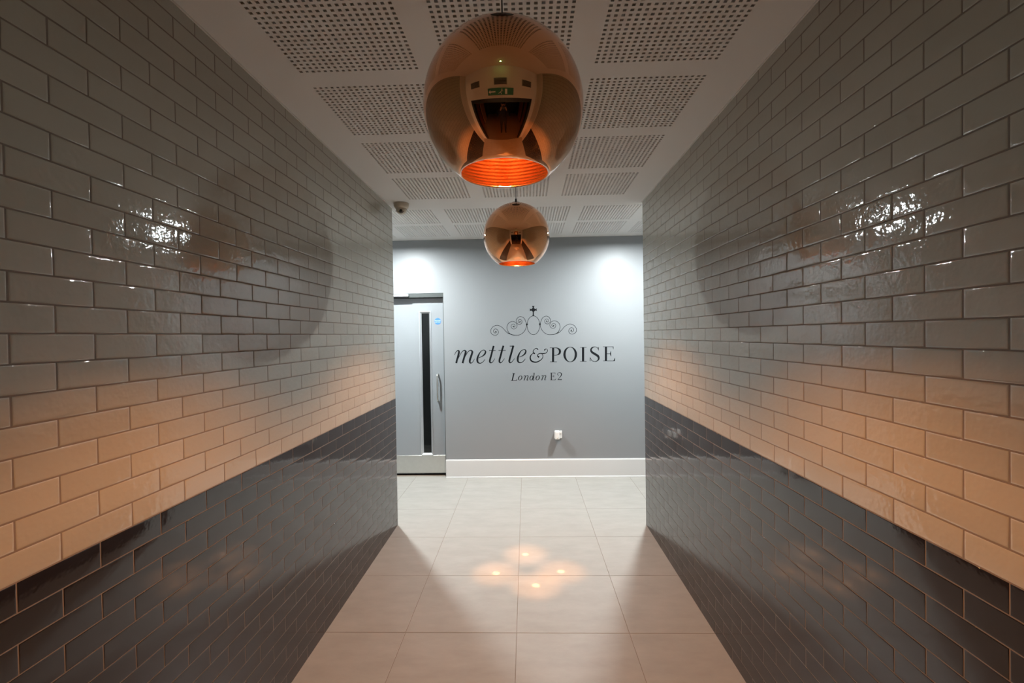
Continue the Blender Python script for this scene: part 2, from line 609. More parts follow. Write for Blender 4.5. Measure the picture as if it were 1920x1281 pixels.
tag(box('floor_hall', -1.4, 1.3, -2.3, YEND, -0.002, 0.001, M['mat']), kind='structure')

# ------------------------------------------------------------------ grey door in the far wall
YD = D + 0.088                                  # face of the leaf
bm = bmesh.new()
add_box(bm, DX0, DX1, D + 0.001, D + 0.14, 2.046, DZ1 - 0.001, 0.002)
add_box(bm, DX0, DX0 + 0.035, D + 0.001, D + 0.14, 0, 2.046, 0.002)
add_box(bm, DX1 - 0.006, DX1, D + 0.001, D + 0.14, 0, 2.046)
door = bm_obj('door_1', bm, M['frame'])
tag(door, kind='structure')
LX_0, LX_1 = DX0 + 0.038, DX1 - 0.010
SX0, SX1, SZ0, SZ1 = -1.226, -1.090, 0.232, 1.893   # vision panel with its beads
V, F = cutout_faces([LX_0, SX0, SX1, LX_1], [0.022, SZ0, SZ1, 2.042], [(SX0, SX1, SZ0, SZ1)])
bm = bmesh.new()
vs = [bm.verts.new((u, YD, v)) for u, v in V]
for f in F:
    bm.faces.new([vs[i] for i in f])
ext = bmesh.ops.extrude_face_region(bm, geom=bm.faces[:])
bmesh.ops.translate(bm, verts=[g for g in ext['geom'] if isinstance(g, bmesh.types.BMVert)], vec=(0, 0.045, 0))
leaf = bm_obj('door_leaf', bm, M['door'], door)
# splayed glazing beads round the slot, each its own strip
bw = 0.024
def bead(x0, z0, x1, z1, nx, nz):
    bm = bmesh.new()
    # outer edge proud, inner edge set back at the glass
    tx, tz = (1, 0) if x0 != x1 else (0, 1)
    o0 = (x0, YD - 0.007, z0); o1 = (x1, YD - 0.007, z1)
    m0 = (x0 + nx * 0.006 + tx * 0.006, YD - 0.007, z0 + nz * 0.006 + tz * 0.006); m1 = (x1 + nx * 0.006 - tx * 0.006, YD - 0.007, z1 + nz * 0.006 - tz * 0.006)
    i0 = (x0 + nx * bw + tx * bw, YD + 0.016, z0 + nz * bw + tz * bw); i1 = (x1 + nx * bw - tx * bw, YD + 0.016, z1 + nz * bw - tz * bw)
    b0 = (x0, YD + 0.020, z0); b1 = (x1, YD + 0.020, z1)
    ring0 = [bm.verts.new(p) for p in (o0, m0, i0, b0)]
    ring1 = [bm.verts.new(p) for p in (o1, m1, i1, b1)]
    for i in range(4):
        bm.faces.new((ring0[i], ring0[(i + 1) % 4], ring1[(i + 1) % 4], ring1[i]))
    bm.faces.new(ring0); bm.faces.new(list(reversed(ring1)))
    bm_obj('glazing_bead', bm, M['alu'], leaf)
bead(SX0, SZ0, SX0, SZ1, 1, 0)
bead(SX1, SZ0, SX1, SZ1, -1, 0)
bead(SX0, SZ0, SX1, SZ0, 0, 1)
bead(SX0, SZ1, SX1, SZ1, 0, -1)
box('vision_glass', SX0 + 0.015, SX1 - 0.015, YD + 0.018, YD + 0.024, SZ0 + 0.015, SZ1 - 0.015, M['glass'], leaf)
box('kick_plate', LX_0 + 0.002, LX_1 - 0.002, YD - 0.0025, YD, 0.030, 0.231, M['steel'], leaf, bevel=0.0008)
# pull handle: bar with two bent ends on small roses
bm = bmesh.new()
hx, hz0, hz1, ho = -1.018, 0.862, 1.168, 0.062
pts = [(hx, YD, hz0), (hx, YD - ho + 0.02, hz0)]
for i in range(1, 7):
    a = i / 6 * math.pi / 2
    pts.append((hx, YD - ho + 0.02 - 0.02 * math.sin(a), hz0 + 0.02 - 0.02 * math.cos(a)))
for i in range(0, 7):
    a = i / 6 * math.pi / 2
    pts.append((hx, YD - ho + 0.02 - 0.02 * math.cos(a), hz1 - 0.02 + 0.02 * math.sin(a)))
pts.append((hx, YD, hz1))
add_tube(bm, pts, 0.0095, 12)
bm_obj('pull_handle', bm, M['steel'], leaf, smooth=True)
# overhead closer on the frame, silver cover and its arm
closer = box('door_closer', -1.70, -1.318, D - 0.032, D + 0.001, 2.056, 2.086, M['alu'], door, bevel=0.004)
box('closer_arm', -1.66, -1.345, D - 0.018, D + 0.006, 2.046, 2.054, M['black'], closer, bevel=0.002)
# round blue door sign with white lettering
bm = bmesh.new()
add_lathe(bm, [(0.0, -0.002), (0.0365, -0.002), (0.038, 0.0)], 32, (-1.012, YD, 1.776), 'Y')
bmesh.ops.remove_doubles(bm, verts=bm.verts[:], dist=1e-6)
sign = bm_obj('fire_door_sign', bm, M['blue'], leaf)
def text_mesh(body, size, loc, mat_, name, parent, spacing=1.0):
    c = bpy.data.curves.new(name, 'FONT')
    c.body = body
    c.size = size
    c.align_x = 'CENTER'
    c.align_y = 'CENTER'
    c.space_line = spacing
    c.extrude = 0.0003
    t = bpy.data.objects.new(name, c)
    COL.objects.link(t)
    bpy.context.view_layer.update()
    me = bpy.data.meshes.new_from_object(t.evaluated_get(bpy.context.evaluated_depsgraph_get()))
    bpy.data.objects.remove(t)
    me.materials.clear()
    me.materials.append(mat_)
    o = link(name, me, parent)
    o.location = loc
    o.rotation_euler = (math.pi / 2, 0, 0)
    return o
# ------------------------------------------------------------------ plug socket and the plug-in unit on the far wall
sock = empty('wall_socket', (0.3445, D, 0.478))
tag(sock, 'square white plug socket low on the grey wall above the skirting', 'socket')
bm = bmesh.new(); add_box(bm, -0.043, 0.043, -0.011, 0, -0.043, 0.043, 0.004, 2)
bm_obj('faceplate', bm, M['white_plastic'], sock)
bm = bmesh.new(); add_box(bm, 0.022, 0.036, -0.016, -0.010, 0.004, 0.024, 0.002)
bm_obj('rocker_switch', bm, M['white_plastic'], sock)
plug = empty('plug_adapter', (0.330, D - 0.011, 0.480))
tag(plug, 'rounded white plug-in unit pushed into the socket on the grey wall', 'adapter')
bm = bmesh.new(); add_box(bm, -0.027, 0.027, -0.070, 0, -0.044, 0.047, 0.011, 3)
bm_obj('casing', bm, M['white_plastic'], plug, smooth=False)
bm = bmesh.new(); add_lathe(bm, [(0.0, -0.004), (0.006, -0.004), (0.008, 0)], 16, (0.0, -0.0695, -0.026), 'Y')
bm_obj('indicator', bm, M['ivory'], plug)

# ------------------------------------------------------------------ black vinyl lettering on the far wall
GLYPHS = {
 'm': [[[(-812,1389,5),(-797,1419,7),(-779,1436,11),(-764,1436,18),(-761,1419,22),(-772,1373,22),(-786,1328,22),(-793,1296,21)],[(-770,1348,5),(-747,1393,6),(-721,1428,8),(-698,1439,13),(-684,1427,21),(-689,1402,22),(-705,1352,22),(-722,1295,22)],[(-702,1347,5),(-679,1392,7),(-653,1427,8),(-627,1439,12),(-610,1426,21),(-612,1406,23),(-626,1366,23),(-639,1326,24),(-637,1301,18),(-622,1296,10),(-604,1311,7),(-586,1341,5)]]],
 'e': [[[(-536,1354,5),(-498,1370,11),(-470,1394,18),(-459,1419,17),(-467,1435,11),(-487,1439,7),(-517,1420,10),(-543,1375,19),(-554,1335,23),(-549,1305,19),(-529,1292,11),(-504,1297,8),(-481,1317,7),(-468,1335,5)]],[[(-81,1354,5),(-43,1370,11),(-15,1394,18),(-5,1419,17),(-12,1435,11),(-32,1438,7),(-62,1420,10),(-88,1375,19),(-98,1335,23),(-94,1305,19),(-74,1292,11),(-49,1297,8),(-26,1317,7),(-13,1335,5)]]],
 't': [[[(-366,1486,21),(-379,1443,21),(-395,1383,21),(-410,1333,22),(-413,1308,20),(-401,1295,13),(-383,1303,8),(-368,1323,6),(-356,1342,5)],[(-420,1435,7),(-345,1434,7)]],[[(-256,1486,21),(-271,1441,21),(-287,1382,21),(-302,1332,22),(-304,1307,20),(-293,1294,13),(-275,1304,8),(-260,1324,6),(-246,1342,5)],[(-313,1434,7),(-231,1433,7)]]],
 'l': [[[(-144,1485,22),(-153,1455,22),(-169,1400,22),(-187,1340,22),(-193,1310,21),(-183,1293,13),(-165,1301,8),(-147,1322,6),(-133,1340,5)],[(-186,1481,6),(-162,1480,9),(-140,1481,11)]]],
 '&': [[[(130,1440,13.5),(116,1451,7.9),(97,1446,6.8),(80,1426,7.9),(78,1404,11.3),(90,1394,18)],[(82,1399,5.6),(56,1379,10.1),(43,1348,15.8),(53,1314,16.9),(83,1298,15.8),(117,1297,13.5),(157,1316,10.1),(182,1343,7.9),(186,1369,6.8),(177,1384,6.8)],[(137,1355,20.3),(126,1367,10.1),(132,1383,7.9),(155,1393,10.1),(186,1391,12.4),(219,1396,9),(237,1416,6.8),(236,1435,5.6),(220,1443,7.9),(206,1431,13.5)]]],
 'P': [[[(302,1455,25.9),(299,1296,25.9)],[(264,1455,5.1),(338,1454,5.1)],[(266,1297,5.6),(342,1295,5.6)],[(316,1454,5.6),(349,1450,10.1),(372,1432,22.5),(378,1411,25.9),(370,1388,20.3),(345,1373,7.9),(314,1370,5.6)]]],
 'O': [[[(556,1376,27),(553,1401,25.5),(544,1424,21.2),(530,1443,15.3),(513,1455,9.3),(493,1459,5.6),(473,1455,9.3),(455,1444,15.3),(441,1426,21.2),(432,1403,25.5),(428,1377,27),(431,1352,25.5),(440,1329,21.2),(454,1310,15.3),(471,1298,9.3),(491,1294,5.6),(511,1298,9.3),(529,1309,15.3),(543,1327,21.2),(552,1350,25.5),(556,1376,27)]]],
 'I': [[[(637,1455,27),(635,1296,27)],[(605,1455,5.1),(676,1454,5.1)],[(602,1297,5.1),(674,1296,5.1)]]],
 'S': [[[(809,1424,5.6),(796,1448,6.8),(768,1458,6.8),(738,1448,15.8),(725,1425,20.3),(735,1400,24.8),(767,1378,27),(801,1354,27),(810,1326,21.4),(794,1301,11.3),(764,1294,6.8),(733,1305,6.8),(717,1336,5.6)],[(714,1341,4.5),(714,1298,7.9)],[(809,1454,7.9),(810,1416,3.4)]]],
 'E': [[[(892,1457,25.9),(890,1299,25.9)],[(858,1458,5.1),(976,1456,5.6)],[(860,1299,5.6),(986,1297,5.6)],[(901,1378,5.6),(946,1377,5.6)],[(947,1408,3.4),(943,1377,13.5),(948,1349,3.4)],[(972,1458,10.1),(975,1427,2.3)],[(981,1297,19.1),(991,1332,2.3)]],[[(278,1173,15),(277,1092,15)],[(265,1173,3.8),(323,1172,4.5)],[(319,1172,7.5),(323,1158,1.5)],[(264,1092,4.5),(322,1091,4.5)],[(318,1092,9.8),(330,1108,1.5)],[(285,1135,3.8),(304,1134,3.8)],[(304,1149,2.3),(304,1134,7.5),(304,1120,2.3)]]],
 'L': [[[(-143,1173,16.5),(-164,1092,16.5)],[(-163,1174,4.5),(-129,1173,4.5)],[(-179,1092,4.5),(-113,1092,5.3)],[(-118,1092,9.8),(-107,1108,3)]]],
 'o': [[[(-55,1119,12.8),(-54,1127,12.2),(-55,1134,10.5),(-57,1140,8.2),(-62,1143,5.9),(-67,1144,4.5),(-73,1143,5.9),(-79,1140,8.2),(-84,1134,10.5),(-88,1128,12.2),(-91,1120,12.8),(-93,1112,12.2),(-92,1105,10.5),(-89,1100,8.2),(-85,1096,5.9),(-80,1095,4.5),(-74,1096,5.9),(-68,1100,8.2),(-63,1105,10.5),(-58,1112,12.2),(-55,1119,12.8)]],[[(142,1118,12.8),(143,1125,12.2),(142,1132,10.5),(139,1138,8.2),(135,1141,5.9),(130,1143,4.5),(124,1141,5.9),(118,1138,8.2),(113,1133,10.5),(109,1126,12.2),(106,1118,12.8),(104,1111,12.2),(105,1104,10.5),(108,1098,8.2),(112,1094,5.9),(117,1093,4.5),(123,1094,5.9),(129,1098,8.2),(134,1103,10.5),(139,1110,12.2),(142,1118,12.8)]]],
 'n': [[[(-34,1135,3),(-26,1144,5.3),(-15,1142,9.8),(-17,1127,11.3),(-31,1091,11.3)],[(-25,1109,3),(-7,1138,4.5),(8,1145,7.5),(16,1138,10.5),(11,1119,11.3),(3,1097,10.5),(9,1092,5.3),(20,1100,3)]],[[(165,1135,3),(173,1144,5.3),(184,1142,9.8),(182,1127,11.3),(168,1090,11.3)],[(174,1108,3),(191,1138,4.5),(206,1145,7.5),(215,1138,10.5),(210,1119,11.3),(202,1097,10.5),(208,1092,5.3),(219,1100,3)]]],
 'd': [[[(69,1117,12),(70,1125,11.5),(70,1132,10),(68,1138,7.9),(64,1141,5.8),(60,1142,4.5),(55,1141,5.8),(49,1138,7.9),(44,1132,10),(40,1126,11.5),(37,1118,12),(36,1110,11.5),(37,1103,10),(39,1098,7.9),(42,1094,5.8),(47,1093,4.5),(52,1094,5.8),(57,1098,7.9),(62,1103,10),(66,1110,11.5),(69,1117,12)],[(86,1173,10.5),(77,1122,11.3),(70,1100,11.3),(74,1091,6),(88,1100,3)],[(75,1173,3.8),(91,1174,3.8)]]],
 '2': [[[(360,1144,9.8),(349,1151,6.8),(349,1165,5.3),(366,1175,5.3),(384,1170,9.8),(392,1156,13.5),(384,1135,10.5),(363,1111,5.3),(349,1096,4.5)],[(348,1096,10.5),(395,1095,11.3)]]],
 'outer': [[[(-156,1607,7.7),(-180,1617,8.4),(-205,1628,6.3),(-232,1653,4.9),(-260,1685,4.9),(-288,1706,4.9),(-323,1717,4.9),(-362,1707,4.9),(-387,1683,4.9),(-397,1655,4.9),(-388,1623,4.9),(-356,1605,4.9),(-328,1610,4.9),(-311,1633,4.9),(-315,1657,4.9),(-331,1674,4.9),(-348,1676,4.9),(-364,1662,4.9),(-363,1641,4.9),(-349,1630,4.9),(-335,1637,6.3),(-340,1647,13.4)]]],
 'inner': [[[(-142,1702,12.6),(-132,1695,6.3),(-121,1707,4.2),(-128,1723,4.2),(-145,1727,4.2),(-163,1717,4.2),(-165,1694,4.2),(-148,1674,4.2),(-123,1675,4.2),(-103,1693,4.2),(-100,1717,4.2),(-113,1742,4.2),(-136,1755,4.9),(-164,1755,4.9),(-192,1740,4.9),(-210,1712,4.9),(-213,1677,4.9),(-197,1638,5.6),(-177,1617,8.4),(-149,1606,7),(-117,1602,5.6),(-78,1604,4.9),(-40,1623,4.9),(-11,1656,4.9),(4,1691,4.9),(8,1723,4.9),(-1,1754,4.9),(-18,1790,4.9),(-40,1806,4.9),(-65,1811,4.9),(-89,1800,4.9),(-106,1774,4.9),(-104,1745,4.9),(-87,1726,4.9),(-66,1724,4.9),(-47,1737,4.9),(-43,1760,4.2),(-55,1776,4.2),(-74,1777,4.2),(-86,1763,4.2),(-82,1747,4.2),(-69,1745,5.6),(-65,1755,11.9)]]],
 'dot': [[[(2,1722,17.6),(21,1722,17.6)]]],
 'oval': [[[(156,1710,4.9),(153,1742,4.9),(143,1772,4.9),(128,1795,4.9),(108,1810,4.9),(86,1816,4.9),(64,1811,4.9),(44,1797,4.9),(28,1774,4.9),(17,1744,4.9),(13,1712,4.9),(16,1679,4.9),(26,1650,4.9),(42,1626,4.9),(61,1611,4.9),(83,1605,4.9),(105,1610,4.9),(125,1625,4.9),(141,1648,4.9),(152,1677,4.9),(156,1710,4.9)]]],
 'cross': [[[(85,1884,21.1),(86,1911,15.8),(86,1921,21.1),(86,1928,33.4)],[(85,1885,21.1),(63,1885,17.6),(54,1885,22.8),(47,1885,35.1)],[(85,1885,21.1),(108,1885,17.6),(117,1885,22.8),(124,1885,35.1)],[(85,1884,24.6),(85,1855,13.4),(85,1826,14.8),(85,1817,26.4)],[(66,1885,24.6),(85,1884,41.5),(105,1884,24.6)]]],
}
def smooth_pts(st, n=7):
    if len(st) < 3:
        return st
    P = [st[0]] + list(st) + [st[-1]]
    if st[0][:2] == st[-1][:2]:
        P[0], P[-1] = st[-2], st[1]
    out = []
    for i in range(1, len(P) - 2):
        p0, p1, p2, p3 = P[i - 1], P[i], P[i + 1], P[i + 2]
        for k in range(n):
            t = k / n
            out.append(tuple(0.5 * (2 * b + (c - a) * t + (2 * a - 5 * b + 4 * c - d) * t * t + (3 * b - a - 3 * c + d) * t ** 3)
                             for a, b, c, d in zip(p0, p1, p2, p3)))
    out.append(tuple(st[-1]))
    return out
def stroke_faces(bm, st, flip=None, y0=0.0, ball=True):
    pts = smooth_pts(st) if len(st) > 2 else st
    pts = [((2 * flip - x if flip is not None else x) / 1000, z / 1000, max(w, 1.2) / 1000) for x, z, w in pts]
    L, Rr = [], []
    for i, (x, z, w) in enumerate(pts):
        a, b = pts[max(i - 1, 0)], pts[min(i + 1, len(pts) - 1)]
        dx, dz = b[0] - a[0], b[1] - a[1]
        l = math.hypot(dx, dz) or 1
        nx, nz = -dz / l * w / 2, dx / l * w / 2
        L.append((x + nx, z + nz)); Rr.append((x - nx, z - nz))
    yf, yb = D - 0.0009 - y0, D + 0.0004
    lf = [bm.verts.new((x, yf, z)) for x, z in L]; rf = [bm.verts.new((x, yf, z)) for x, z in Rr]
    lb = [bm.verts.new((x, yb, z)) for x, z in L]; rb = [bm.verts.new((x, yb, z)) for x, z in Rr]
    for i in range(len(pts) - 1):
        bm.faces.new((lf[i], lf[i + 1], rf[i + 1], rf[i]))
        bm.faces.new((lf[i], lb[i], lb[i + 1], lf[i + 1]))
        bm.faces.new((rf[i], rf[i + 1], rb[i + 1], rb[i]))
    bm.faces.new((lf[0], rf[0], rb[0], lb[0])); bm.faces.new((lf[-1], lb[-1], rb[-1], rf[-1]))
    # round ball at a thick curved end
    if ball and len(st) > 3 and st[-1][2] > 9.0 and st[-2][2] < st[-1][2] * 0.75:
        disc(bm, pts[-1][0], pts[-1][1], st[-1][2] / 2000, y0)
    if ball and len(st) > 3 and st[0][2] > 9.0 and st[1][2] < st[0][2] * 0.75:
        disc(bm, pts[0][0], pts[0][1], st[0][2] / 2000, y0)
def disc(bm, x, z, r, y0=0.0):
    f = [bm.verts.new((x + r * math.cos(a), D - 0.0009 - y0, z + r * math.sin(a))) for a in [i * math.pi / 8 for i in range(16)]]
    g = [bm.verts.new((v.co.x, D + 0.0004, v.co.z)) for v in f]
    bm.faces.new(f)
    for i in range(16):
        j = (i + 1) % 16
        bm.faces.new((f[i], g[i], g[j], f[j]))
def glyph(name, strokes, parent, flip=None, thin=1.0):
    bm = bmesh.new()
    for i, st in enumerate(strokes):
        st = [(x, z, w * thin) for x, z, w in st]
        stroke_faces(bm, st, flip, i * 0.00006, name != 'crown_cross')
    me = bpy.data.meshes.new(name)
    bm.to_mesh(me); bm.free()
    me.materials.append(M['vinyl'])
    return link(name, me, parent)
lettering = empty('wall_lettering', (0, 0, 0))
tag(lettering, 'black lettering with a scrolled crown emblem on the grey far wall', 'sign')
emblem = glyph('crown_emblem', GLYPHS['oval'][0], lettering)
MIRX = sum(p[0] for p in GLYPHS['oval'][0][0][:20]) / 20
glyph('crown_cross', GLYPHS['cross'][0], emblem)
for fl in (None, MIRX):
    glyph('crown_scroll', GLYPHS['outer'][0] + GLYPHS['inner'][0] + GLYPHS['dot'][0], emblem, fl)
def word(name, letters):
    w = None
    cnt = word.cnt
    for ch in letters:
        k = cnt.get(ch, 0)
        cnt[ch] = k + 1
        if w is None:
            w = empty(name, (0, 0, 0), lettering)
        glyph('letter', GLYPHS[ch][k], w, None, 0.80 if name == 'address_line' else 0.95)
word.cnt = {}
word('brand_name', 'mettle&POISE')
word('address_line', 'London' + 'E2')

# ------------------------------------------------------------------ security camera under the ceiling by the left wall end
dome = empty('security_camera', (-1.000, 3.83, H))
tag(dome, 'small ivory dome security camera on the ceiling at the left wall end', 'camera')
bm = bmesh.new()
add_lathe(bm, [(0.0, 0.0), (0.060, 0.0), (0.061, -0.006), (0.060, -0.020), (0.055, -0.034), (0.048, -0.044), (0.0, -0.044)], 40)
bmesh.ops.remove_doubles(bm, verts=bm.verts[:], dist=1e-6)
bm_obj('base', bm, M['ivory'], dome, smooth=True)
ax = Vector((0.10, -0.86, -0.50)).normalized()
bm = bmesh.new()
bmesh.ops.create_uvsphere(bm, u_segments=32, v_segments=20, radius=0.044)
for v in bm.verts:
    v.co += Vector((0, 0, -0.046))
bm_obj('turret', bm, M['ivory'], dome, smooth=True)
bm = bmesh.new()
q = Vector((0, 0, 1)).rotation_difference(ax).to_matrix()
add_lathe(bm, [(0.0, 0.047), (0.010, 0.047), (0.0125, 0.045), (0.0125, 0.036)], 24)
bmesh.ops.remove_doubles(bm, verts=bm.verts[:], dist=1e-6)
for v in bm.verts:
    v.co = q @ v.co + Vector((0, 0, -0.046))
bm_obj('lens', bm, M['black'], dome, smooth=True)
# black sensor window: crescent under the lens
bm = bmesh.new()
side = ax.cross(Vector((0, 0, 1))).normalized()
dn = side.cross(ax).normalized()
if dn.z > 0: dn = -dn
f = []
for i in range(13):
    a = math.pi * (0.06 + 0.88 * i / 12)
    f.append((math.cos(a), math.sin(a)))
ro, ri = 0.021, 0.0155
vo = []
for c, s in f:
    for rr in (ri, ro):
        p = side * c * rr + dn * (s * rr)
        k = math.sqrt(max(0.0455 ** 2 - p.length_squared, 0))
        vo.append(bm.verts.new(p + ax * k + Vector((0, 0, -0.046))))
for i in range(12):
    bm.faces.new((vo[2 * i], vo[2 * i + 1], vo[2 * i + 3], vo[2 * i + 2]))
ex = bmesh.ops.extrude_face_region(bm, geom=bm.faces[:])
bmesh.ops.translate(bm, verts=[g for g in ex['geom'] if isinstance(g, bmesh.types.BMVert)], vec=tuple(ax * -0.006))
bm_obj('infrared_window', bm, M['black'], dome)

# ------------------------------------------------------------------ copper globe pendants
SR, OR_ = 0.225, 0.1262            # globe radius, opening radius
ZS = 2.278                         # globe centre
def make_pendant(x, y, drop, label, source=None):
    root = empty('copper_pendant_lamp', (x, y, H - drop))
    tag(root, label, 'lamp', 'copper globe pendants in a line down the corridor')
    if source is not None:
        for ch in source.children:
            c = ch.copy(); COL.objects.link(c); c.parent = root
            for g in ch.children:
                d = g.copy(); COL.objects.link(d); d.parent = c
        return root
    dz = ZS - H
    a0 = math.asin(OR_ / SR)
    a1 = math.asin(0.030 / SR)
    n = 56
    outer = [(SR * math.sin(a0 + (math.pi - a1 - a0) * i / n), dz - SR * math.cos(a0 + (math.pi - a1 - a0) * i / n)) for i in range(n + 1)]
    t = 0.004
    inner = [(r * (SR - t) / SR, dz + (z - dz) * (SR - t) / SR) for r, z in outer]
    inner[0] = (OR_ - 0.0035, outer[0][1])
    bm = bmesh.new()
    add_lathe(bm, outer, 96)
    bmesh.ops.recalc_face_normals(bm, faces=bm.faces[:])
    nf = len(bm.faces)
    fi = add_lathe(bm, list(reversed(inner)), 96)
    rim = add_lathe(bm, [inner[0], outer[0]], 96)
    top = add_lathe(bm, [outer[-1], inner[-1]], 96)
    bmesh.ops.remove_doubles(bm, verts=bm.verts[:], dist=1e-6)
    me_mat = [M['copper'], M['copper_in']]
    for f in bm.faces:
        c = f.calc_center_median()
        rr = math.hypot(math.hypot(c.x, c.y), c.z - dz)
        f.material_index = 1 if rr < SR - t * 0.75 else 0
        f.smooth = True
    shade = bm_obj('shade', bm, me_mat, root, smooth=True)
    # black cap and cable gland on top
    bm = bmesh.new()
    zt = dz + SR
    add_lathe(bm, [(0.0, zt + 0.030), (0.0055, zt + 0.030), (0.007, zt + 0.022), (0.0075, zt + 0.008), (0.030, zt + 0.003), (0.034, zt - 0.001), (0.034, zt - 0.006), (0.0, zt - 0.006)], 32)
    bmesh.ops.remove_doubles(bm, verts=bm.verts[:], dist=1e-6)
    bm_obj('cap', bm, M['black'], root, smooth=True)
    bm = bmesh.new()
    add_tube(bm, [(0, 0, zt + 0.028), (0, 0, -0.02)], 0.0021, 8)
    bm_obj('cord', bm, M['black'], root, smooth=True)
    bm = bmesh.new()
    add_lathe(bm, [(0.0, 0.0), (0.050, 0.0), (0.050, -0.016), (0.044, -0.022), (0.0, -0.022)], 32)
    bmesh.ops.remove_doubles(bm, verts=bm.verts[:], dist=1e-6)
    bm_obj('ceiling_rose', bm, M['black'], root)
    bm = bmesh.new()
    add_lathe(bm, [(0.0, zt - 0.006), (0.016, zt - 0.006), (0.016, zt - 0.230), (0.019, zt - 0.235), (0.019, zt - 0.302), (0.0, zt - 0.302)], 24)
    bmesh.ops.remove_doubles(bm, verts=bm.verts[:], dist=1e-6)
    bm_obj('lamp_holder', bm, M['copper_in'], root)
    bm = bmesh.new()
    zb = BULB_Z - H
    prof = [(0.0, -0.013), (0.007, -0.011), (0.011, -0.006), (0.012, 0.0), (0.012, 0.016), (0.009, 0.024), (0.006, 0.028), (0.0, 0.028)]
    add_lathe(bm, [(r, z + zb) for r, z in prof], 24)
    bmesh.ops.remove_doubles(bm, verts=bm.verts[:], dist=1e-6)
    bm_obj('bulb', bm, M['bulb'], root, smooth=True)
    # added spot lights stand in for copper caustics: floor sparkles and their glow
    for dx, dy in ((0.026, 0.205), (-0.172, -0.065), (0.267, -0.044), (0.094, -0.22)):
        for ang, pw in ((1.8, 800.0), (11.0, 200.0)):
            ld = bpy.data.lights.new('caustic_spot', 'SPOT')
            ld.energy = pw
            ld.color = (1.0, 0.45, 0.20)
            ld.spot_size = R_(ang)
            ld.spot_blend = 1.0
            ld.shadow_soft_size = 0.004
            lo = bpy.data.objects.new('caustic_spot', ld)
            COL.objects.link(lo)
            lo.parent = root
            p0 = Vector((dx * 0.05, dy * 0.05, BULB_Z - H - 0.05))
            lo.location = p0
            lo.rotation_euler = (Vector((dx, dy, -H)) - p0).to_track_quat('-Z', 'Y').to_euler()
    return root
BULB_Z = 2.173
pend1 = make_pendant(-0.054, 1.346, 0.030, 'nearer and larger-looking mirrored copper globe pendant under the perforated ceiling')
pend2 = make_pendant(-0.055, 3.214, 0.003, 'farther copper globe pendant hanging in front of the grey far wall', pend1)

# ------------------------------------------------------------------ lobby ceiling lamps, hidden from the camera by the tiled walls' ends
for x, y, w in ((1.15, 4.38, 'right'), (-1.42, 4.47, 'left')):
    dl = empty('ceiling_light', (x, y, H))
    tag(dl, 'round white lobby ceiling lamp just behind the end of the %s tiled wall' % w, 'lamp', 'lobby ceiling lamps')
    bm = bmesh.new()
    add_lathe(bm, [(0.0, 0.0), (0.044, 0.0), (0.044, -0.068), (0.037, -0.068), (0.037, -0.060), (0.0, -0.060)], 32)
    bmesh.ops.remove_doubles(bm, verts=bm.verts[:], dist=1e-6)
    bm_obj('housing', bm, M['frame'], dl)
    bm = bmesh.new()
    add_lathe(bm, [(0.0, -0.067), (0.0365, -0.067), (0.0365, -0.061), (0.0, -0.061)], 32)
    bmesh.ops.remove_doubles(bm, verts=bm.verts[:], dist=1e-6)
    bm_obj('diffuser', bm, M['lobby_lamp'], dl)

# ------------------------------------------------------------------ fittings on the end wall, seen only mirrored in the copper globes
for x, lab in ((-0.74, 'first'), (-0.07, 'middle'), (0.60, 'last')):
    v = empty('air_vent', (x, YEND, 2.32))
    tag(v, '%s of three small grey wall vents above the dark doorway, mirrored in the copper globe' % lab, 'vent', 'vents on the end wall')
    bm = bmesh.new(); add_box(bm, -0.15, 0.15, 0, 0.012, -0.075, 0.075, 0.003)
    bm_obj('vent_frame', bm, M['vent'], v)
    bm = bmesh.new()
    for k in range(7):
        add_box(bm, -0.13, 0.13, 0.010, 0.020, -0.063 + k * 0.0195, -0.053 + k * 0.0195)
    sl = bm_obj('louvre', bm, M['frame'], v); sl['kind'] = 'stuff'
ex_ = empty('exit_sign', (-0.07, YEND, 2.10))
tag(ex_, 'green exit sign above the dark doorway, mirrored in the copper globe', 'sign')
bm = bmesh.new(); add_box(bm, -0.30, 0.30, 0, 0.02, -0.075, 0.075, 0.003)
bm_obj('panel', bm, M['green'], ex_)
bm = bmesh.new()
add_box(bm, 0.10, 0.15, 0.0195, 0.021, -0.055, 0.055)              # the door of the pictogram
add_box(bm, -0.25, -0.12, 0.0195, 0.021, -0.012, 0.012)            # arrow shaft
vs = [bm.verts.new(p) for p in ((-0.24, 0.0212, 0.045), (-0.28, 0.0212, 0.0), (-0.24, 0.0212, -0.045))]
bm.faces.new(vs)
add_lathe(bm, [(0.0, 0.0215), (0.014, 0.0215), (0.014, 0.0195)], 16, (0.03, 0, 0.045), 'Y')
add_tube(bm, [(0.03, 0.0195, 0.025), (0.0, 0.0195, -0.01), (0.02, 0.0195, -0.055)], 0.008, 6)
add_tube(bm, [(0.0, 0.0195, -0.01), (-0.05, 0.0195, -0.04)], 0.008, 6)
add_tube(bm, [(0.02, 0.0195, 0.015), (0.06, 0.0195, 0.01)], 0.006, 6)
bm_obj('pictogram', bm, M['white_print'], ex_)['kind'] = 'stuff'
led = empty('emergency_light', (-0.06, 0.42, H))
tag(led, 'green indicator lamp on the ceiling above the doorway, mirrored in the copper globe', 'light')
bm = bmesh.new(); add_lathe(bm, [(0.0, -0.008), (0.02, -0.008), (0.024, 0.0)], 20)
bm_obj('bezel', bm, M['white_plastic'], led)
bm = bmesh.new(); add_lathe(bm, [(0.0, -0.014), (0.011, -0.013), (0.015, -0.008)], 16)
bm_obj('indicator', bm, M['led'], led)

